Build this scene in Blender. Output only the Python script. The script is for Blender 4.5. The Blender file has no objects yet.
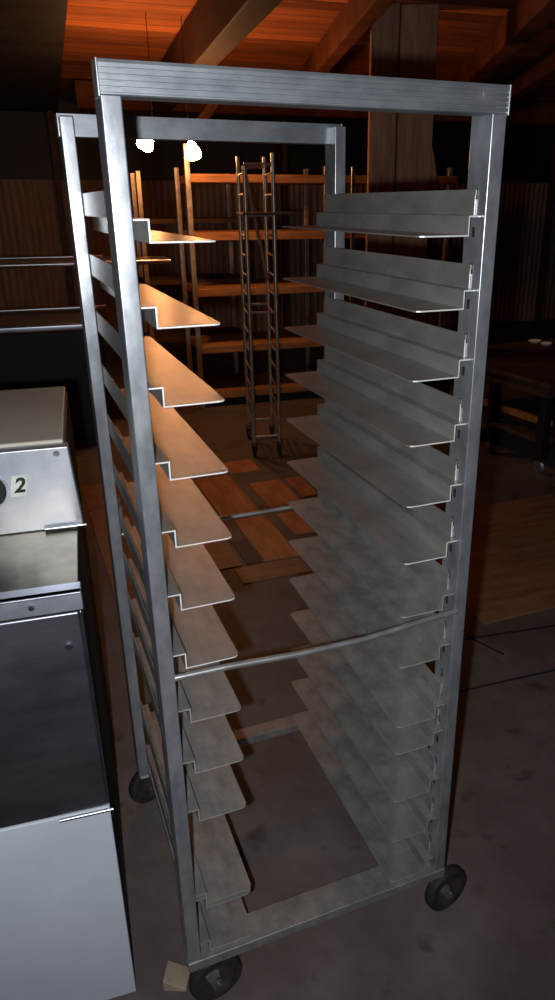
import bpy, bmesh, math, random
from mathutils import Vector, Matrix
random.seed(4)
C = bpy.context.scene.collection
PI = math.pi

# ------------------------------------------------------------------ materials
def new_mat(name):
    m = bpy.data.materials.new(name); m.use_nodes = True
    nt = m.node_tree; b = nt.nodes['Principled BSDF']
    return m, nt, b

def noise_mat(name, c1, c2, scale=8, rough=.6, metal=0.0, rvar=.12, bump=.0, stretch=(1, 1, 1), detail=6, spec=.5,
              lo=.35, hi=.65, bscale=None):
    m, nt, b = new_mat(name)
    tc = nt.nodes.new('ShaderNodeTexCoord'); mp = nt.nodes.new('ShaderNodeMapping')
    mp.inputs['Scale'].default_value = stretch
    nt.links.new(tc.outputs['Object'], mp.inputs['Vector'])
    n = nt.nodes.new('ShaderNodeTexNoise'); n.inputs['Scale'].default_value = scale
    n.inputs['Detail'].default_value = detail; n.inputs['Roughness'].default_value = .62
    nt.links.new(mp.outputs['Vector'], n.inputs['Vector'])
    r = nt.nodes.new('ShaderNodeValToRGB')
    r.color_ramp.elements[0].position = lo; r.color_ramp.elements[1].position = hi
    r.color_ramp.elements[0].color = (*c1, 1); r.color_ramp.elements[1].color = (*c2, 1)
    nt.links.new(n.outputs['Fac'], r.inputs['Fac']); nt.links.new(r.outputs['Color'], b.inputs['Base Color'])
    mr = nt.nodes.new('ShaderNodeMapRange')
    mr.inputs['To Min'].default_value = max(0.02, rough - rvar); mr.inputs['To Max'].default_value = min(1, rough + rvar)
    nt.links.new(n.outputs['Fac'], mr.inputs['Value']); nt.links.new(mr.outputs['Result'], b.inputs['Roughness'])
    b.inputs['Metallic'].default_value = metal
    b.inputs['Specular IOR Level'].default_value = spec
    if bump:
        n2 = nt.nodes.new('ShaderNodeTexNoise'); n2.inputs['Scale'].default_value = bscale or scale * 6
        n2.inputs['Detail'].default_value = 4
        nt.links.new(mp.outputs['Vector'], n2.inputs['Vector'])
        bp = nt.nodes.new('ShaderNodeBump'); bp.inputs['Strength'].default_value = bump
        bp.inputs['Distance'].default_value = .004
        nt.links.new(n2.outputs['Fac'], bp.inputs['Height']); nt.links.new(bp.outputs['Normal'], b.inputs['Normal'])
    return m

M = {}
M['alu_frame'] = noise_mat('alu_frame', (.33, .35, .38), (.52, .54, .57), 26, .31, .72, .05, .02, (1, 1, .5))
M['alu_rail'] = noise_mat('alu_rail', (.22, .24, .26), (.33, .35, .375), 26, .42, .72, .05, .02, (.5, 1, 1))
M['cut_edge_glint'] = noise_mat('cut_edge_glint', (.70, .70, .68), (.85, .85, .83), 40, .4, .25)  # bright colour stands in for flash glint on the slides' sheared ends
M['alu_slide'] = noise_mat('alu_slide', (.31, .295, .27), (.43, .405, .375), 22, .36, .58, .06, .06, (1, .45, 1))
M['alu_old'] = noise_mat('alu_old', (.24, .24, .232), (.38, .372, .35), 24, .5, .55, .1, .2, (1, .7, 1))
M['rod'] = noise_mat('rod', (.45, .45, .45), (.6, .6, .6), 20, .35, .8)
M['rubber'] = noise_mat('rubber', (.012, .011, .010), (.035, .03, .028), 30, .7)
M['wheel_core'] = noise_mat('wheel_core', (.035, .03, .027), (.07, .062, .055), 30, .55, .2)
M['zinc'] = noise_mat('zinc', (.20, .19, .17), (.42, .40, .36), 30, .45, .8)
M['dark_slot'] = noise_mat('dark_slot', (.01, .01, .01), (.02, .02, .02), 30, .8)
M['enamel'] = noise_mat('enamel', (.52, .56, .64), (.62, .66, .73), 3, .45, 0, .05)
M['stainless'] = noise_mat('stainless', (.42, .44, .49), (.56, .58, .63), 5, .3, 1, .06, 0, (1, 1, 6))
M['stainless_dark'] = noise_mat('stainless_dark', (.26, .27, .32), (.36, .37, .42), 4, .42, 1, .07, 0, (1, 1, 3))
M['stainless_panel'] = noise_mat('stainless_panel', (.50, .53, .60), (.68, .70, .76), 9, .42, .85, .1, .05, (1, 1, 1))
M['stainless_ledge'] = noise_mat('stainless_ledge', (.09, .078, .05), (.22, .19, .13), 9, .32, .9, .08)  # reflection of the wooden ceiling put into the base colour as brown blotches
M['beige'] = noise_mat('beige', (.48, .44, .355), (.55, .505, .41), 4, .5)
M['black_paint'] = noise_mat('black_paint', (.006, .0055, .007), (.014, .013, .017), 5, .6)
M['white_label'] = noise_mat('white_label', (.62, .66, .60), (.75, .78, .70), 30, .6)
M['bright_spot_white'] = noise_mat('bright_spot_white', (.88, .88, .86), (.93, .93, .92), 30, .3)
M['ink'] = noise_mat('ink', (.006, .006, .006), (.012, .012, .012), 30, .6)
M['wood_post'] = noise_mat('wood_post', (.24, .12, .065), (.46, .25, .14), 5, .75, 0, .1, .5, (5, 5, .5))
M['wood_beam'] = noise_mat('wood_beam', (.10, .026, .008), (.24, .07, .022), 4, .75, 0, .1, .4, (1, 1, 1))
M['wood_shelf'] = noise_mat('wood_shelf', (.24, .10, .03), (.48, .23, .08), 5, .7, 0, .1, .3, (.6, 6, 6))
M['wood_dark'] = noise_mat('wood_dark', (.045, .022, .014), (.10, .05, .028), 5, .7, 0, .1, .3, (1, 5, 5))
M['ply'] = noise_mat('ply', (.34, .13, .045), (.60, .26, .10), 5, .42, 0, .1, .2, (4, .8, 1))
M['ply2'] = noise_mat('ply2', (.20, .10, .05), (.34, .175, .095), 5, .5, 0, .1, .2, (.8, 4, 1))
M['ply_dark'] = noise_mat('ply_dark', (.035, .03, .04), (.07, .055, .065), 5, .6)
M['post_steel'] = noise_mat('post_steel', (.34, .28, .22), (.52, .44, .35), 20, .35, .6)
M['wood_chock'] = noise_mat('wood_chock', (.30, .22, .15), (.42, .33, .24), 10, .8)
M['ceramic'] = noise_mat('ceramic', (.30, .25, .2), (.4, .33, .26), 20, .5)

# worn concrete: pale scuffs and dark stains, warmer away from the door slab
def floor_mat():
    m, nt, b = new_mat('concrete')
    tc = nt.nodes.new('ShaderNodeTexCoord')
    n = nt.nodes.new('ShaderNodeTexNoise'); n.inputs['Scale'].default_value = 2.6; n.inputs['Detail'].default_value = 9
    n.inputs['Roughness'].default_value = .68
    nt.links.new(tc.outputs['Object'], n.inputs['Vector'])
    r = nt.nodes.new('ShaderNodeValToRGB'); e = r.color_ramp.elements
    e[0].position = .30; e[0].color = (.08, .062, .056, 1); e[1].position = .70; e[1].color = (.18, .152, .142, 1)
    k = e.new(.5); k.color = (.125, .102, .094, 1)
    nt.links.new(n.outputs['Fac'], r.inputs['Fac'])
    v = nt.nodes.new('ShaderNodeTexNoise'); v.inputs['Scale'].default_value = 9; v.inputs['Detail'].default_value = 3
    nt.links.new(tc.outputs['Object'], v.inputs['Vector'])
    r2 = nt.nodes.new('ShaderNodeValToRGB'); e = r2.color_ramp.elements
    e[0].position = .28; e[0].color = (.45, .42, .40, 1); e[1].position = .38; e[1].color = (1, 1, 1, 1)
    nt.links.new(v.outputs['Fac'], r2.inputs['Fac'])
    mx = nt.nodes.new('ShaderNodeMix'); mx.data_type = 'RGBA'; mx.blend_type = 'MULTIPLY'; mx.inputs['Factor'].default_value = .8
    nt.links.new(r.outputs['Color'], mx.inputs[6]); nt.links.new(r2.outputs['Color'], mx.inputs[7])
    nt.links.new(mx.outputs[2], b.inputs['Base Color'])
    b.inputs['Roughness'].default_value = .6
    n3 = nt.nodes.new('ShaderNodeTexNoise'); n3.inputs['Scale'].default_value = 60
    nt.links.new(tc.outputs['Object'], n3.inputs['Vector'])
    bp = nt.nodes.new('ShaderNodeBump'); bp.inputs['Strength'].default_value = .25; bp.inputs['Distance'].default_value = .003
    nt.links.new(n3.outputs['Fac'], bp.inputs['Height']); nt.links.new(bp.outputs['Normal'], b.inputs['Normal'])
    return m
M['floor'] = floor_mat()

# ceiling boards: per-board tone along y, gaps dark
def board_mat(name, c1, c2, width=.19):
    m, nt, b = new_mat(name)
    tc = nt.nodes.new('ShaderNodeTexCoord')
    sep = nt.nodes.new('ShaderNodeSeparateXYZ'); nt.links.new(tc.outputs['Object'], sep.inputs[0])
    dv = nt.nodes.new('ShaderNodeMath'); dv.operation = 'DIVIDE'; dv.inputs[1].default_value = width
    nt.links.new(sep.outputs['Y'], dv.inputs[0])
    fl = nt.nodes.new('ShaderNodeMath'); fl.operation = 'FLOOR'; nt.links.new(dv.outputs[0], fl.inputs[0])
    wn = nt.nodes.new('ShaderNodeTexWhiteNoise'); wn.noise_dimensions = '1D'; nt.links.new(fl.outputs[0], wn.inputs['W'])
    mp = nt.nodes.new('ShaderNodeMapping'); mp.inputs['Scale'].default_value = (1.2, 9, 1)
    nt.links.new(tc.outputs['Object'], mp.inputs['Vector'])
    n = nt.nodes.new('ShaderNodeTexNoise'); n.inputs['Scale'].default_value = 2.5; n.inputs['Detail'].default_value = 6
    nt.links.new(mp.outputs['Vector'], n.inputs['Vector'])
    ad = nt.nodes.new('ShaderNodeMath'); ad.operation = 'ADD'
    nt.links.new(wn.outputs['Value'], ad.inputs[0]); nt.links.new(n.outputs['Fac'], ad.inputs[1])
    hf = nt.nodes.new('ShaderNodeMath'); hf.operation = 'MULTIPLY'; hf.inputs[1].default_value = .55
    nt.links.new(ad.outputs[0], hf.inputs[0])
    r = nt.nodes.new('ShaderNodeValToRGB')
    r.color_ramp.elements[0].position = .2; r.color_ramp.elements[1].position = .8
    r.color_ramp.elements[0].color = (*c1, 1); r.color_ramp.elements[1].color = (*c2, 1)
    nt.links.new(hf.outputs[0], r.inputs['Fac'])
    fr = nt.nodes.new('ShaderNodeMath'); fr.operation = 'FRACT'; nt.links.new(dv.outputs[0], fr.inputs[0])
    gp = nt.nodes.new('ShaderNodeMath'); gp.operation = 'GREATER_THAN'; gp.inputs[1].default_value = .05
    nt.links.new(fr.outputs[0], gp.inputs[0])
    mx = nt.nodes.new('ShaderNodeMix'); mx.data_type = 'RGBA'
    mx.inputs[6].default_value = (.03, .012, .006, 1)
    nt.links.new(gp.outputs[0], mx.inputs['Factor']); nt.links.new(r.outputs['Color'], mx.inputs[7])
    nt.links.new(mx.outputs[2], b.inputs['Base Color'])
    b.inputs['Roughness'].default_value = .85
    return m
M['ceiling'] = board_mat('ceiling_boards', (.18, .05, .014), (.85, .27, .075))

def emis(name, col, s):
    m, nt, b = new_mat(name)
    b.inputs['Base Color'].default_value = (.8, .8, .8, 1)
    b.inputs['Emission Color'].default_value = (*col, 1); b.inputs['Emission Strength'].default_value = s
    return m
M['bulb'] = emis('bulb_glow', (1, .43, .16), 130)
M['wall'] = noise_mat('wall_metal', (.20, .13, .095), (.34, .23, .17), 6, .6, .1, .1, 0, (6, 6, .6))

# ------------------------------------------------------------------ mesh helpers
class MB:
    def __init__(s): s.bm = bmesh.new()
    def box(s, a, b, rot=None, piv=None):
        a = Vector(a); b = Vector(b)
        v = [s.bm.verts.new((x, y, z)) for x in (a.x, b.x) for y in (a.y, b.y) for z in (a.z, b.z)]
        for f in ((0,1,3,2),(4,6,7,5),(0,4,5,1),(2,3,7,6),(0,2,6,4),(1,5,7,3)):
            s.bm.faces.new([v[i] for i in f])
        if rot is not None: bmesh.ops.rotate(s.bm, verts=v, cent=piv or (a+b)/2, matrix=rot)
        return v
    def prism(s, pts, d, off=(0,0,0)):
        """closed polygon of 3d points extruded by vector d"""
        d = Vector(d); off = Vector(off)
        a = [s.bm.verts.new(Vector(p)+off) for p in pts]; b = [s.bm.verts.new(Vector(p)+off+d) for p in pts]
        n = len(pts)
        s.bm.faces.new(a); s.bm.faces.new(b[::-1])
        for i in range(n): s.bm.faces.new((a[i], b[i], b[(i+1) % n], a[(i+1) % n]))
        return a+b
    def cyl(s, p0, p1, r0, r1=None, n=20):
        p0 = Vector(p0); p1 = Vector(p1); r1 = r0 if r1 is None else r1
        z = (p1-p0).normalized(); x = z.orthogonal().normalized(); y = z.cross(x)
        A = []; B = []
        for i in range(n):
            t = 2*PI*i/n; d = x*math.cos(t)+y*math.sin(t)
            A.append(s.bm.verts.new(p0+d*r0)); B.append(s.bm.verts.new(p1+d*r1))
        s.bm.faces.new(A[::-1]); s.bm.faces.new(B)
        for i in range(n): s.bm.faces.new((A[i], A[(i+1) % n], B[(i+1) % n], B[i]))
        return A+B
    def tube(s, pts, r, n=12):
        pts = [Vector(p) for p in pts]; rings = []
        up = Vector((0, 0, 1))
        for i, p in enumerate(pts):
            t = (pts[min(i+1, len(pts)-1)]-pts[max(i-1, 0)]).normalized()
            x = t.cross(up)
            x = x.normalized() if x.length > .05 else t.cross(Vector((0,1,0))).normalized()
            y = t.cross(x)
            rings.append([s.bm.verts.new(p+(x*math.cos(2*PI*k/n)+y*math.sin(2*PI*k/n))*r) for k in range(n)])
        for a, b in zip(rings, rings[1:]):
            for k in range(n): s.bm.faces.new((a[k], a[(k+1) % n], b[(k+1) % n], b[k]))
        s.bm.faces.new(rings[0][::-1]); s.bm.faces.new(rings[-1])
    def lathe(s, prof, c, axis=(0,0,1), n=32):
        """prof = [(r, h)], revolved about axis through c"""
        c = Vector(c); z = Vector(axis).normalized(); x = z.orthogonal().normalized(); y = z.cross(x)
        rings = []
        for r, h in prof:
            if r < 1e-6: rings.append([s.bm.verts.new(c+z*h)])
            else: rings.append([s.bm.verts.new(c+z*h+(x*math.cos(2*PI*k/n)+y*math.sin(2*PI*k/n))*r) for k in range(n)])
        for a, b in zip(rings, rings[1:]):
            for k in range(n):
                q = (k+1) % n
                if len(a) == 1 and len(b) == 1: continue
                if len(a) == 1: s.bm.faces.new((a[0], b[k], b[q]))
                elif len(b) == 1: s.bm.faces.new((a[k], a[q], b[0]))
                else: s.bm.faces.new((a[k], a[q], b[q], b[k]))
    def build(s, name, mat, parent=None, bevel=0, smooth=False, seg=2):
        bmesh.ops.recalc_face_normals(s.bm, faces=s.bm.faces)
        me = bpy.data.meshes.new(name); s.bm.to_mesh(me); s.bm.free()
        o = bpy.data.objects.new(name, me); C.objects.link(o)
        me.materials.append(M[mat] if isinstance(mat, str) else mat)
        if parent is not None: o.parent = parent
        if bevel:
            m = o.modifiers.new('bevel', 'BEVEL'); m.width = bevel; m.segments = seg; m.limit_method = 'ANGLE'
            m.angle_limit = math.radians(40)
        if smooth or bevel:
            for p in me.polygons: p.use_smooth = True
            if not smooth:
                w = o.modifiers.new('wn', 'WEIGHTED_NORMAL'); w.keep_sharp = True
            else:
                bm = bmesh.new(); bm.from_mesh(me)
                for e in bm.edges:
                    if len(e.link_faces) == 2 and e.calc_face_angle(0) > math.radians(38): e.smooth = False
                bm.to_mesh(me); bm.free()
        return o

def tag(o, label=None, cat=None, group=None, kind=None):
    if label: o['label'] = label
    if cat: o['category'] = cat
    if group: o['group'] = group
    if kind: o['kind'] = kind
    return o
def thing(name, loc, label, cat, rz=0, group=None):
    o = bpy.data.objects.new(name, None); C.objects.link(o); o.location = loc; o.rotation_euler = (0, 0, rz)
    o.empty_display_size = .05
    return tag(o, label, cat, group)
def struct(name, mb, mat, **k):
    o = mb.build(name, mat, **k); o['kind'] = 'structure'; return o
def Rz(a): return Matrix.Rotation(a, 3, 'Z')

YAW = math.radians(-3.6)      # the building sits slightly askew of the rack
def B(x, y, z=0):             # building frame -> world
    v = Rz(YAW) @ Vector((x, y, z)); return v
def rotB(o): o.rotation_euler = (0, 0, YAW); return o

# ------------------------------------------------------------------ setting
mb = MB(); mb.box((-3.2, -3.2, -.1), (9.8, 8.8, 0)); f = struct('floor', mb, 'floor')
# saw-cut joints in the slab
mb = MB()
mb.box((1.05, .986, 0), (2.6, .998, .0015), Rz(math.radians(-8.5)), (1.33, 1.02, 0))
mb.box((1.05, .712, 0), (2.6, .722, .0015), Rz(math.radians(-4.0)), (1.14, .718, 0))
mb.box((1.36, .84, 0), (1.37, 1.02, .0015), Rz(math.radians(20)), (1.36, .93, 0))
o = mb.build('trim_1', 'dark_slot'); o['kind'] = 'structure'

mb = MB(); mb.box((-3.2, -3.2, 2.7), (9.8, 8.6, 2.78)); rotB(struct('ceiling', mb, 'ceiling'))
# dark boarded bulkhead over the left side
mb = MB(); mb.box((-3.1, -3, 2.5), (.135, 8.2, 2.695)); rotB(struct('trim_2', mb, 'black_paint'))

def corrugated(x0, x1, y, z0, z1, pitch=.076, amp=.009):
    mb = MB(); n = int((x1-x0)/pitch*4); prev = None
    for i in range(n+1):
        x = x0+(x1-x0)*i/n; d = (0, amp, 0, -amp)[i % 4]
        cur = [mb.bm.verts.new((x, y+d, z)) for z in (z0, z1)] + [mb.bm.verts.new((x, y+.05, z)) for z in (z0, z1)]
        if prev:
            mb.bm.faces.new((prev[0], cur[0], cur[1], prev[1]))
            mb.bm.faces.new((prev[2], prev[3], cur[3], cur[2]))
            mb.bm.faces.new((prev[1], cur[1], cur[3], prev[3]))
            mb.bm.faces.new((prev[0], prev[2], cur[2], cur[0]))
        prev = cur
    return mb
WY = 8.2
rotB(struct('wall_back', corrugated(-3, 9.6, WY, 0, 1.84), 'wall'))
mb = MB(); mb.box((-3, WY-.02, 1.84), (9.6, WY+.08, 2.7)); rotB(struct('trim_3', mb, 'black_paint'))
mb = MB(); mb.box((-3.1, -3, 0), (-3, WY, 2.7)); rotB(struct('wall_left', mb, 'wood_dark'))
mb = MB(); mb.box((9.6, -3, 0), (9.7, WY, 2.7)); rotB(struct('wall_right', mb, 'wood_dark'))
mb = MB(); mb.box((-3.1, -3.1, 0), (9.7, -3, 2.7)); rotB(struct('wall_front', mb, 'wood_dark'))
# studs in front of the corrugated wall
for i, x in enumerate((-2.2, .02, 2.6, 5.2, 6.4, 7.6)):
    mb = MB(); mb.box((x, WY-.13, 0), (x+.06, WY-.012, 2.5)); rotB(struct('trim_%d' % (4+i), mb, 'wood_dark', bevel=.004))

# ceiling timbers (from, to, width, depth)
def beam(name, p0, p1, w, h, mat, label, cat='beam'):
    p0 = Vector(p0); p1 = Vector(p1); d = p1-p0; L = d.length
    mb = MB(); mb.box((0, -w/2, -h/2), (L, w/2, h/2))
    o = mb.build(name, mat, bevel=.008)
    o.rotation_mode = 'QUATERNION'; o.rotation_quaternion = d.to_track_quat('X', 'Z'); o.location = p0
    return tag(o, label, cat, 'timbers of the board ceiling')
beam('ceiling_joist', (1.80, 2.75, 2.60), (2.86, 6.90, 2.60), .10, .17, 'wood_beam',
     'rough timber ceiling joist glowing orange left of the timber post', 'beam')
beam('ceiling_joist', (.97, 1.2, 2.55), (1.52, 7.1, 2.55), .15, .29, 'wood_dark',
     'dark timber ceiling joist crossing above the left bulb', 'beam')
beam('ceiling_joist', (2.55, 2.30, 2.60), (4.9, 7.5, 2.60), .13, .18, 'wood_beam',
     'dim reddish ceiling joist running right of the timber post', 'beam')
beam('ceiling_joist', (3.75, 3.6, 2.60), (5.2, 6.9, 2.60), .12, .18, 'wood_beam',
     'dim reddish ceiling joist furthest right, above the dark table', 'beam')
beam('ceiling_brace', (1.86, 6.95, 2.30), (2.16, 6.75, 2.66), .07, .09, 'wood_shelf',
     'short pale timber brace lit orange just above the rear top rail', 'beam')
beam('ceiling_girder', B(.3, 7.3, 2.57), B(7.5, 7.3, 2.57), .14, .24, 'wood_beam',
     'horizontal timber girder at the far end of the board ceiling', 'beam')

# big post made of two timbers with a worn bulge
p = thing('timber_post', (2.36, 3.6, 0), 'thick rough timber post standing behind the right side of the rack', 'post', math.radians(-25))
mb = MB(); mb.box((-.21, -.10, 0), (-.035, .12, 2.695)); mb.build('timber', 'wood_post', p, bevel=.012)
mb = MB(); mb.box((-.03, -.07, 0), (.20, .13, 2.695)); mb.build('timber', 'wood_post', p, bevel=.012)
mb = MB(); mb.prism([(.19, -.06, 1.50), (.25, -.06, 1.56), (.265, -.06, 1.66), (.235, -.06, 1.78), (.21, -.06, 1.90), (.19, -.06, 1.95)], (0, .14, 0))
mb.build('knot_bulge', 'wood_post', p, bevel=.02)

# ------------------------------------------------------------------ bulbs on drop cords
def bulb(x, y, z, label, tilt):
    t = thing('light_bulb', (x, y, 2.7), label, 'light bulb', 0, 'bare bulbs hanging from the board ceiling')
    mb = MB(); mb.tube([(0, 0, 0), (0, 0, -.2), (tilt[0]*.02, 0, z-2.7+.13)], .0025, 8); mb.build('cord', 'rubber', t, smooth=True)
    q = Vector((tilt[0]*.02, 0, z-2.7+.13)); ax = Vector((tilt[0], tilt[1], -1)).normalized()
    mb = MB(); mb.lathe([(0, -.01), (.012, -.01), (.02, .0), (.02, .045), (.014, .05), (0, .05)], q, ax, 20); mb.build('socket', 'ceramic', t, smooth=True)
    mb = MB(); mb.lathe([(.012, .045), (.016, .055), (.034, .085), (.05, .115), (.056, .14), (.052, .160), (.034, .172), (0, .178)], q, ax, 24)
    mb.build('glass_bulb', 'bulb', t, smooth=True)
    return t
bulb(.925, 4.36, 1.945, 'glowing bare bulb hanging on a cord, the left of the two', (-.5, 0))
bulb(1.150, 4.36, 1.905, 'glowing bare bulb hanging on a cord, the right of the two', (.15, 0))

# ------------------------------------------------------------------ storage shelving behind
s = thing('storage_shelving', (1.24, 4.85, 0), 'tall storage shelving with wooden boards behind the rack, its fronts lit orange', 'shelving', YAW)
for x in (.0, 1.1, 2.2):
    for y in (0, .52):
        mb = MB(); mb.box((x-.02, y-.02, 0), (x+.02, y+.02, 2.0 if x == 0 and y == 0 else 1.86)); mb.build('post', 'post_steel', s, bevel=.004)
for z in (.10, .48, .93, 1.35, 1.765):
    mb = MB(); mb.box((.02, -.03, z-.03), (2.26, .55, z+.03)); mb.build('shelf', 'wood_shelf', s, bevel=.005)
# second dim post and unit left of it
s = thing('storage_shelving', (.90, 5.6, 0), 'shorter dim shelving behind the left bulb', 'shelving', YAW)
for x in (.1, .95):
    for y in (0, .45):
        mb = MB(); mb.box((x-.02, y-.02, 0), (x+.02, y+.02, 1.84)); mb.build('post', 'post_steel', s, bevel=.004)
for z in (.45, .95, 1.45):
    mb = MB(); mb.box((.08, -.02, z-.02), (.97, .47, z+.02)); mb.build('shelf', 'wood_dark', s, bevel=.005)

# ------------------------------------------------------------------ narrow tube rack
t = thing('tube_rack', (1.25, 3.45, 0), 'narrow tube-frame tray rack with a diagonal brace in front of the wooden shelving', 'rack', math.radians(-12))
W2, D2 = .17, .42
for x, y, h in ((0, 0, 1.79), (W2, 0, 1.86), (0.0, D2, 1.86), (W2, D2, 1.86)):
    mb = MB(); mb.tube([(x, y, .09), (x, y, h)], .0125, 10); mb.build('post', 'post_steel', t, smooth=True)
for k in range(14):
    z = .22+k*.118
    for x in (0, W2):
        mb = MB(); mb.tube([(x, 0, z), (x, D2, z)], .006, 8); mb.build('tray_rail', 'post_steel', t, smooth=True)
for y in (0, D2):
    for z in (.14, .95, 1.52, 1.8):
        mb = MB(); mb.tube([(0, y, z), (W2, y, z)], .008, 8); mb.build('cross_bar', 'post_steel', t, smooth=True)
mb = MB(); mb.tube([(0, 0, 1.78), (W2*.55, D2*.5, 1.4), (W2, D2, 1.1)], .011, 10); mb.build('diagonal_brace', 'post_steel', t, smooth=True)
mb = MB(); mb.box((-.02, -.02, 1.52), (.34, D2, 1.535)); mb.build('tray', 'wood_dark', t, bevel=.003)
for x in (0, W2):
    for y in (0, D2):
        mb = MB(); mb.lathe([(0, -.012), (.03, -.012), (.038, -.006), (.038, .006), (.03, .012), (0, .012)], (x, y, .038), (1, 0, 0), 20)
        mb.box((x-.018, y-.012, .04), (x-.013, y+.012, .095)); mb.box((x+.013, y-.012, .04), (x+.018, y+.012, .095)); mb.box((x-.018, y-.014, .09), (x+.018, y+.014, .096))
        mb.build('caster', 'rubber', t, smooth=True)
# single pole stand right of it
t = thing('pole_stand', (2.01, 3.57, 0), 'thin upright pole with a lit tip between tube rack and timber post', 'pole')
mb = MB(); mb.tube([(0, 0, .012), (0, 0, 1.80)], .013, 12); mb.build('pole', 'post_steel', t, smooth=True)
mb = MB(); mb.lathe([(0, 0), (.10, 0), (.10, .008), (.03, .016), (.016, .03), (0, .03)], (0, 0, 0), (0, 0, 1), 28); mb.build('base', 'post_steel', t, smooth=True)

# ------------------------------------------------------------------ steel counter at left back
t = thing('steel_counter', (-1.2, 4.2, 0), 'dark counter with a bright steel front rail at far left, behind the cooker', 'counter', YAW)
mb = MB(); mb.box((0, .03, .06), (1.62, .8, .80)); mb.build('body', 'black_paint', t, bevel=.005)
mb = MB(); mb.box((0.04, .09, 0), (1.58, .74, .06)); mb.build('plinth', 'dark_slot', t)
mb = MB(); mb.box((-.02, -.005, .80), (1.64, .82, .86)); mb.build('worktop', 'stainless', t, bevel=.02, seg=4)
mb = MB(); mb.tube([(0, .0, .955), (1.66, .0, .955)], .012, 14)
for x in (.05, .82, 1.6): mb.tube([(x, 0.0, .955), (x, .03, .90), (x, .06, .85)], .008, 8)
mb.build('hand_rail', 'stainless', t, smooth=True)
for x in (.1, 1.55):
    for y in (.5, .75):
        mb = MB(); mb.tube([(x, y, .85), (x, y, 1.21)], .012, 12); mb.build('shelf_post', 'stainless', t, smooth=True)
mb = MB(); mb.box((-.02, .44, 1.20), (2.17, .80, 1.215)); mb.tube([(-.02, .44, 1.20), (2.17, .44, 1.20)], .018, 14); mb.tube([(-.02, .47, 1.245), (1.7, .47, 1.245)], .009, 12)
mb.build('overshelf', 'stainless', t, smooth=True)
# ------------------------------------------------------------------ cooker at left front
UY = math.radians(-5.2)
t = thing('commercial_cooker', (-.1035, .082, 0), 'white and stainless cooking unit with a dial panel numbered 2, left of the rack', 'cooker', UY)
L = -.72
mb = MB(); mb.box((L, .012, .03), (-.004, .765, .985)); mb.build('body', 'black_paint', t, bevel=.004)
mb = MB(); mb.box((L+.02, .03, 0), (-.03, .75, .03)); mb.build('plinth', 'dark_slot', t)
mb = MB(); mb.box((L, 0, .012), (0, .014, .530)); mb.build('lower_panel', 'enamel', t, bevel=.003)['label'] = 'white enamelled lower front panel'
mb = MB(); mb.box((L, -.004, .537), (-.004, .012, .955)); dr = mb.build('door', 'stainless_dark', t, bevel=.004)
mb = MB(); mb.box((-.004, -.003, .537), (.0, .02, .955)); mb.build('edge_strip', 'stainless', t, bevel=.001)
mb = MB(); mb.tube([(-.09, -.008, .530), (.006, -.008, .530)], .0035, 12); mb.build('hinge_pin', 'stainless', dr, smooth=True)
mb = MB(); mb.lathe([(0, -.004), (.006, -.004), (.008, 0), (0, .0)], (-.028, -.004, .892), (0, 1, 0), 16); mb.build('screw', 'stainless', dr, smooth=True)
mb = MB(); mb.box((L, -.008, .960), (.004, .006, .994)); mb.box((L, -.008, .988), (.004, .03, .994)); lp = mb.build('front_lip', 'stainless_panel', t, bevel=.002)
mb = MB(); mb.lathe([(0, -.004), (.004, -.004), (.006, 0), (0, 0)], (-.075, -.008, .977), (0, 1, 0), 16); mb.build('rivet', 'stainless', lp, smooth=True)
mb = MB(); mb.box((L, .03, .985), (.0, .275, .992)); mb.build('ledge', 'stainless_ledge', t, bevel=.002)
# control panel
mb = MB(); mb.prism([(L, .270, .992), (.012, .270, .992), (.002, .270, 1.158), (L, .270, 1.158)], (0, .03, 0)); cp = mb.build('control_panel', 'stainless_panel', t, bevel=.003)
mb = MB(); mb.tube([(-.06, .262, .998), (.016, .262, .998)], .0035, 12); mb.build('hinge_pin', 'stainless', cp, smooth=True)
mb = MB(); mb.lathe([(0, -.003), (.0045, -.003), (.006, 0), (0, 0)], (-.020, .270, 1.145), (0, 1, 0), 16); mb.build('screw', 'stainless', cp, smooth=True)
# dial
dc = (-.150, .270, 1.085)
mb = MB(); mb.lathe([(.037, 0), (.037, -.006), (.0335, -.006), (.0335, -.001)], dc, (0, 1, 0), 40); dl = mb.build('dial', 'stainless', cp, smooth=True)
mb = MB(); mb.lathe([(.0335, -.001), (0, -.001)], dc, (0, 1, 0), 40); mb.build('dial_face', 'dark_slot', dl)
mb = MB(); mb.box((-.148, .2675, 1.062), (-.134, .2688, 1.070), Matrix.Rotation(.25, 3, 'Y')); mb.build('dial_mark', 'white_label', dl)
# number plate with 2
lx, lz = -.0945, 1.089
mb = MB(); mb.prism([(lx-.0175, .2688, lz-.0205), (lx+.0105, .2688, lz-.0205), (lx+.0175, .2688, lz+.0205), (lx-.0105, .2688, lz+.0205)], (0, .0012, 0))
st = mb.build('number_sticker', 'white_label', cp); st['label'] = 'small white sticker reading 2'
cu = bpy.data.curves.new('two', 'FONT'); cu.body = '2'; cu.size = .040; cu.shear = .25; cu.align_x = 'CENTER'; cu.align_y = 'CENTER'; cu.extrude = .0004; cu.offset = .0011
tmp = bpy.data.objects.new('two', cu); C.objects.link(tmp)
bpy.context.view_layer.update()
me = bpy.data.meshes.new_from_object(tmp.evaluated_get(bpy.context.evaluated_depsgraph_get()))
bpy.data.objects.remove(tmp)
me.transform(Matrix.Translation((lx, .2683, lz)) @ Matrix.Rotation(PI/2, 4, 'X'))
me.materials.clear(); me.materials.append(M['ink'])
num = bpy.data.objects.new('digit', me); C.objects.link(num); num.parent = st
num.parent = cp
mb = MB(); mb.box((L, .30, .992), (-.003, .765, 1.150)); mb.build('upper_body', 'black_paint', t, bevel=.003)
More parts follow.
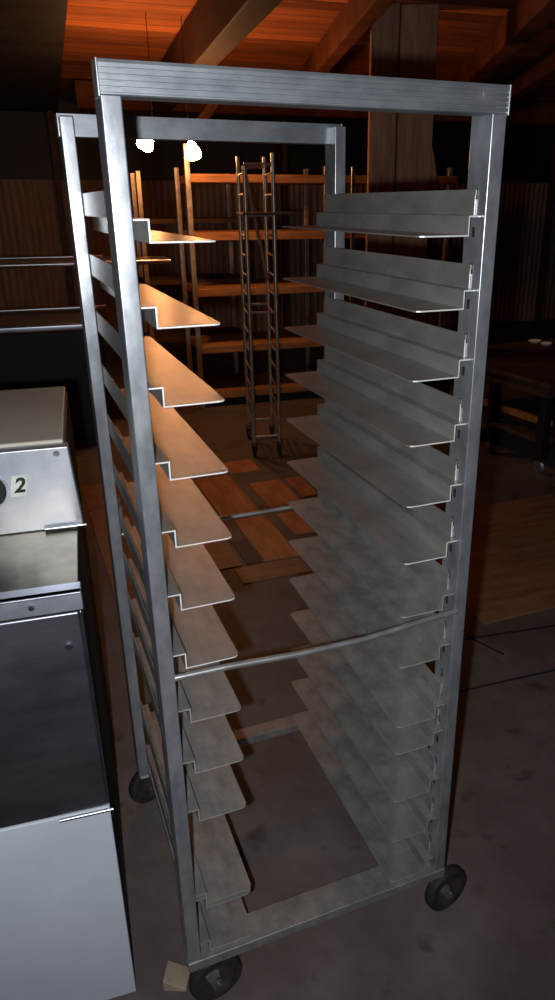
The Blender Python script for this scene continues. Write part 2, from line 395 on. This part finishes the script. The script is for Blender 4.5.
mb = MB(); mb.box((L, .30, 1.150), (-.006, .765, 1.164)); mb.build('top_cover', 'beige', t, bevel=.004)['label'] = 'beige flat top cover'

# ------------------------------------------------------------------ dark table at right back
t = thing('wheeled_table', (2.77, 2.40, 0), 'dark wooden topped table on casters in the shadows at far right', 'table', math.radians(6))
TW, TD = 1.3, .66
mb = MB(); mb.box((-.06, -.06, .56), (TW, TD+.45, .60)); mb.build('table_top', 'wood_dark', t, bevel=.012)
mb = MB(); mb.box((-.03, -.03, .50), (TW-.04, TD+.41, .56)); mb.build('apron', 'wood_dark', t, bevel=.004)
for x in (0, TW-.12):
    for y in (0, TD-.2, TD+.34):
        mb = MB(); mb.box((x-.0, y-.0, .09), (x+.06, y+.06, .50)); mb.build('leg', 'black_paint', t, bevel=.004)
        mb = MB(); mb.lathe([(0, -.013), (.03, -.013), (.04, -.006), (.04, .006), (.03, .013), (0, .013)], (x+.03, y+.03, .04), (.9, .4, 0), 20)
        mb.box((x+.012, y+.012, .04), (x+.018, y+.045, .09)); mb.box((x+.045, y+.012, .04), (x+.05, y+.045, .09)); mb.box((x+.01, y+.01, .084), (x+.052, y+.052, .092))
        mb.build('caster', 'zinc', t, smooth=True)
mb = MB(); mb.box((.0, .0, .20), (TW-.06, TD+.4, .225)); mb.build('lower_shelf', 'wood_dark', t, bevel=.004)
mb = MB(); mb.box((.05, .01, .30), (.09, TD-.01, .34)); mb.build('side_rail', 'wood_shelf', t, bevel=.004)

# two small white dishes added as stand-ins for bright spots on the table
for (x, y, q, lab) in ((3.50, 3.475, .05, 'small white dish added for a bright spot on the dark table at far right, the left of two'), (3.51, 3.355, .045, 'small white dish added for a bright spot on the dark table at far right, the right of two')):
    mb = MB(); mb.lathe([(0, 0), (q*.55, 0), (q, .018), (q*.96, .021), (q*.5, .005), (0, .005)], (0, 0, 0), (0, 0, 1), 28)
    o = mb.build('bright_spot_dish', 'bright_spot_white', smooth=True); o.location = (x, y, .601); tag(o, lab, 'dish', 'added bright spots on the dark table')

# ------------------------------------------------------------------ sheets laid over the floor
def sheet(name, x0, y0, x1, y1, mat, label, cat, z=0.0, h=.005, rz=0, group=None):
    mb = MB(); mb.box((x0-(x0+x1)/2, y0-(y0+y1)/2, 0), ((x1-x0)/2, (y1-y0)/2, h))
    o = mb.build(name, mat, bevel=.001); o.location = ((x0+x1)/2, (y0+y1)/2, z); o.rotation_euler = (0, 0, rz)
    return tag(o, label, cat, group)
G = 'boards lying on the floor behind the rack'
sheet('floor_board', .81, 1.93, .985, 2.46, 'ply', 'long orange brown board standing out midway on the floor seen through the rack', 'board', group=G)
sheet('floor_board', .65, 1.755, .975, 1.91, 'ply2', 'brown board lying crosswise, the nearest one behind the rack', 'board', group=G)
sheet('floor_board', .72, 1.93, .80, 2.20, 'ply_dark', 'narrow dark slate board between two orange brown boards', 'board', group=G)
sheet('floor_board', 1.05, 2.16, 1.17, 2.45, 'ply', 'small orange board touching the right slides, beyond the crosswise board', 'board', group=G)
sheet('floor_board', .76, 2.52, .98, 3.16, 'ply', 'brightest orange board just past the rear rod, left side', 'board', group=G)
sheet('floor_board', 1.05, 2.55, 1.25, 2.96, 'ply', 'orange board just past the rear rod, in the middle', 'board', group=G)
sheet('floor_board', 1.28, 2.63, 1.38, 2.96, 'ply', 'narrow orange board just past the rear rod, right end', 'board', group=G)
sheet('floor_board', 1.00, 3.17, 1.20, 3.40, 'ply', 'dim orange board at the foot of the tube rack', 'board', group=G)
sheet('floor_board', .58, 1.93, .70, 2.26, 'ply2', 'small brown board left of the narrow dark slate one', 'board', group=G)
sheet('floor_board', .10, 1.75, .56, 3.3, 'ply2', 'long brown board along the left of the rack, beyond its rear wheels', 'board', group=G)
sheet('floor_board', .56, 3.25, .98, 4.0, 'ply', 'far orange board below the bulbs', 'board', group=G)
sheet('plywood_sheet', 1.45, 1.05, 2.62, 2.1, 'ply2', 'reddish brown plywood sheet on the floor at right, beyond the slab joint', 'board', h=.006)

# ------------------------------------------------------------------ THE RACK
W, D, H, BZ = .606, .656, 1.60, .145
rack = thing('tray_rack', (0, 0, 0), 'tall aluminium bakery tray rack on four casters, filling the picture', 'rack')
UW, UD = .026, .058
slots = []
def upright(x0, y0, sx, sy):
    # channel: outer face, front face, inner lips
    mb = MB(); t_ = .003
    xa, xb = x0, x0+UW; ya, yb = (y0, y0+UD) if sy > 0 else (y0-UD, y0)
    mb.box((xa, ya, .118), (xb, yb, BZ+H-.006))
    o = mb.build('upright', 'alu_frame', rack, bevel=.002)
    # keyhole slots and tabs facing the inside
    xi = xb if sx > 0 else xa
    ym = (ya+yb)/2
    if sx > 0: return o
    for k in range(0, 26):
        z = k*.0573+BZ+.0737
        if z > BZ+H-.1: break
        if k == 0 and not slots:
            mb = MB(); mb.box((-.0008, -.004, -.008), (.0008, .004, .008)); slots.append(mb.build('slot', 'dark_slot', o))
            mt = MB(); mt.box((-.003, -.003, -.002), (.001, .000, .007)); slots.append(mt.build('mounting_tab', 'zinc', o, bevel=.001))
            so, to = slots
        else:
            so = slots[0].copy(); C.objects.link(so); to = None
            if k % 2 == 0: to = slots[1].copy(); C.objects.link(to)
        so.parent = o; so.location = (xi, ym, z)
        if to is not None: to.parent = o; to.location = (xi, ym, z)
    return o
for x0, sx in ((0.001, 1), (W-UW-.001, -1)):
    upright(x0, .002, sx, 1); upright(x0, D-.002, sx, -1)
# top rails with ribbed faces
def top_rail(y, sy):
    mb = MB(); h = .040; z1 = BZ+H; z0 = z1-h; d = .034
    pr = []
    n = 5
    # ribbed face profile in y,z, extruded along x
    pts = [(y+sy*d, z0), (y+sy*d, z1)]
    face = [(y+sy*.001, z1)]
    for i in range(n):
        za = z1-.004-i*(h-.006)/n
        face += [(y, za), (y, za-(h-.006)/n*.68), (y+sy*.0022, za-(h-.006)/n*.74), (y+sy*.0022, za-(h-.006)/n*.96)]
    face += [(y, z0)]
    pts = pts+face
    mb.prism([(.0, a, b) for a, b in pts], (W, 0, 0))
    o = mb.build('top_rail', 'alu_rail', rack)
    for x in (-.0015, W-.0015):
        mb = MB(); mb.box((x, min(y, y+sy*d)-.001, z0-.001), (x+.003, max(y, y+sy*d)+.001, z1+.001))
        mb.build('end_cap', 'rod', o, bevel=.001)
    mb = MB(); mb.lathe([(0, -.0015), (.003, -.0015), (.004, 0), (0, 0)], (W-.045, y, z1-.014), (0, sy, 0), 12); mb.build('rivet', 'rod', o, smooth=True)
top_rail(0, 1); top_rail(D, -1)
# bottom cross channels
mb = MB(); mb.box((.0, -.0005, .1205), (W, .068, BZ)); mb.build('base_channel', 'alu_old', rack, bevel=.002)
mb = MB(); mb.box((.02, D-.048, .1205), (W-.02, D-.001, BZ)); mb.build('base_channel', 'alu_old', rack, bevel=.002)
# side channels under the lowest slides
for x in (.027, W-.027-.03):
    mb = MB(); mb.box((x, .06, .122), (x+.03, D-.04, .142)); mb.build('side_channel', 'alu_old', rack, bevel=.002)

TH = .0023
def slide_mesh(sgn, tip, mat, y0=.012, y1=.650):
    """Z-shaped tray slide, x measured inwards from the outer face of the rack"""
    mb = MB()
    def X(v): return v if sgn > 0 else W-v
    def bx(a, b, za, zb, ya=y0):
        xs = sorted((X(a), X(b))); mb.box((xs[0], ya, za), (xs[1], y1, zb))
    up, st_, wl = .0275, .0275, .0480
    c = .010
    bx(up, up+TH, .029, .068, y0+.018)                      # upper plate against the uprights
    bx(up, wl+TH, .029-TH, .029)                   # step
    bx(wl, wl+TH, 0, .029-TH)                      # inner wall
    poly = [(wl, y0), (tip-c, y0), (tip-c*.3, y0+c*.3), (tip, y0+c), (tip, y1-c), (tip-c*.3, y1-c*.3), (tip-c, y1), (wl, y1)]
    mb.prism([(X(a), b, 0) for a, b in poly], (0, 0, -TH))
    return mb
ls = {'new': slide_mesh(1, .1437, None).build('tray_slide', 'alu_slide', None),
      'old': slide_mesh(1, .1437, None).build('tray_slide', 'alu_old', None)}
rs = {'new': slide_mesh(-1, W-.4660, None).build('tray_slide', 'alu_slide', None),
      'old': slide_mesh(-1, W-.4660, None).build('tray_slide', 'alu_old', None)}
M['worn_edge_glint'] = noise_mat('worn_edge_glint', (.38, .38, .37), (.52, .52, .50), 40, .45, .4)  # duller painted glint for front ends of the old slides
for o, em in ((ls['new'], 'cut_edge_glint'), (rs['new'], 'cut_edge_glint'), (ls['old'], 'worn_edge_glint'), (rs['old'], 'worn_edge_glint')):       # flash glint painted on the sheared front ends, duller on old slides
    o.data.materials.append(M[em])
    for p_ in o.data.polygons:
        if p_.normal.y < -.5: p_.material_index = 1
used = set()
def place(src, z, rx=0, ry=0, dx=0):
    o = src
    if src.name in used:
        o = src.copy(); C.objects.link(o)
    used.add(src.name)
    o.parent = rack
    # rotate about the rear end so a tired slide dips at the front
    piv = Vector((0, .65, 0)); R = Matrix.Rotation(rx, 4, 'X') @ Matrix.Rotation(ry, 4, 'Y')
    o.matrix_local = Matrix.Translation(Vector((dx, 0, z))+piv) @ R @ Matrix.Translation(-piv)
    return o
Z0, DZ = 1.3880+BZ, .11472
for k in range(13):
    z = Z0-k*DZ
    if k == 12: z = BZ+.0045
    # left side: the second from the bottom has dropped onto the one below
    if k == 10: place(ls['old'], Z0-11*DZ+.014, math.radians(.2), 0, .001)
    else: place(ls['old' if k > 6 else 'new'], z)
    rx = 0
    if k == 8: place(rs['old'], z, math.radians(2.9), 0, .0)
    elif k == 9: place(rs['old'], z+.004, math.radians(-.9), 0, .0)
    else: place(rs['old' if k > 5 else 'new'], z)
# cross rods
mb = MB(); mb.tube([(.026, .004, .69+BZ), (.12, .004, .688+BZ), (.25, .002, .681+BZ), (.38, .001, .680+BZ), (.50, .002, .688+BZ), (.585, .004, .692+BZ)], .0058, 14)
mb.build('cross_rod', 'rod', rack, smooth=True)
mb = MB(); mb.tube([(.026, D-.01, .685+BZ), (.3, D-.01, .684+BZ), (.585, D-.01, .686+BZ)], .0055, 14)
mb.build('cross_rod', 'rod', rack, smooth=True)
# little hook on the rear left upright
mb = MB(); mb.tube([(.03, D-.055, .79+BZ), (.03, D-.065, .80+BZ), (.032, D-.07, .78+BZ), (.032, D-.066, .755+BZ)], .003, 8); mb.build('hook', 'rod', rack, smooth=True)

# casters: fork (part) with plate, wheel and hub as sub-parts
def caster(kx, ky, wx, wy, ang, r=.0575):
    ax = Vector((math.cos(ang), math.sin(ang), 0)); side = ax
    fwd = Vector((-ax.y, ax.x, 0)); k = Vector((kx, ky, 0)); w = Vector((wx, wy, r+.0005))
    mb = MB()
    mb.box((kx-.032, ky-.03, .1160), (kx+.032, ky+.03, .1190))
    mb.cyl((kx, ky, .110), (kx, ky, .1165), .021, .024, 20)
    for s_ in (-1, 1):
        top = Vector((kx, ky, .112))+side*s_*.019; bot = w+side*s_*.019
        d = (Vector((wx, wy, 0))-k); d = d if d.length > .004 else fwd*.01
        d = d.normalized()
        q = [top-fwd*.019, top+fwd*.019, bot+fwd*.010+Vector((0, 0, -.010)), bot-fwd*.010+Vector((0, 0, -.010))]
        mb.prism([tuple(p) for p in q], tuple(side*s_*.0025))
    a = [Vector((kx, ky, .1085))+side*s1*.0215+fwd*s2*.019 for s1, s2 in ((-1,-1),(1,-1),(1,1),(-1,1))]
    mb.prism([tuple(p) for p in a], (0, 0, .004))
    c = mb.build('caster', 'zinc', rack, smooth=True)
    mb = MB(); mb.lathe([(.038, -.012), (.049, -.0145), (.055, -.012), (r, -.006), (r, .006), (.055, .012), (.049, .0145), (.038, .012), (.038, -.012)], w, ax, 40)
    mb.build('tyre', 'rubber', c, smooth=True)
    mb = MB(); mb.lathe([(0, -.016), (.010, -.016), (.012, -.008), (.022, -.007), (.0385, -.011), (.0385, .011), (.022, .007), (.012, .008), (.010, .016), (0, .016)], w, ax, 32)
    mb.build('wheel_core', 'wheel_core', c, smooth=True)
    mb = MB(); mb.cyl(w-side*.025, w+side*.025, .006, n=12); mb.build('axle', 'zinc', c, smooth=True)
caster(.583, .040, .622, .016, math.radians(-80))
caster(.036, .040, .056, .020, math.radians(-84))
caster(.036, D-.034, .026, D-.020, math.radians(-70))
caster(.580, D-.034, .600, D-.05, math.radians(-70))

# wood chock on the floor by the front left wheel
mb = MB(); mb.prism([(-.02, -.03, 0), (.03, -.03, 0), (.03, -.03, .008), (-.02, -.03, .03)], (0, .05, 0))
o = mb.build('wood_wedge', 'wood_chock', bevel=.002); o.location = (-.018, .088, 0); o.rotation_euler = (0, 0, math.radians(-25))
tag(o, 'small pale wooden wedge on the floor beside the front left wheel', 'wedge')

# ------------------------------------------------------------------ camera
F, CX = 729.636, 319.215
cam = bpy.data.cameras.new('camera'); co = bpy.data.objects.new('camera', cam); C.objects.link(co)
cam.sensor_fit = 'VERTICAL'; cam.sensor_height = 36; cam.lens = F/1000*36; cam.clip_start = .05
cam.shift_x = (277.5-CX)/1000
R = Matrix.Rotation(-.39244, 4, 'Z') @ Matrix.Rotation(1.18582, 4, 'X') @ Matrix.Rotation(-.00335, 4, 'Z')
co.matrix_world = Matrix.Translation((-.1417, -1.04593, 1.43441+BZ)) @ R
bpy.context.scene.camera = co

# ------------------------------------------------------------------ light
# the photographer's on-camera flash, just left of and below the lens (upright camera)
fl = bpy.data.lights.new('camera_flash', 'SPOT'); fl.energy = 72; fl.shadow_soft_size = .012; fl.color = (.93, .96, 1.0)
fl.spot_size = math.radians(125); fl.spot_blend = .8
fo = bpy.data.objects.new('camera_flash', fl); C.objects.link(fo)
fo.location = (-.190, -1.026, 1.548)
d = Vector((.12, .30, 1.20))-fo.location
fo.rotation_euler = d.to_track_quat('-Z', 'Y').to_euler()

w = bpy.data.worlds.new('world'); bpy.context.scene.world = w; w.use_nodes = True
w.node_tree.nodes['Background'].inputs['Color'].default_value = (.5, .35, .3, 1)
w.node_tree.nodes['Background'].inputs['Strength'].default_value = .0
vs = bpy.context.scene.view_settings
vs.view_transform = 'Standard'; vs.look = 'None'; vs.exposure = 0; vs.gamma = 1; vs.use_curve_mapping = False
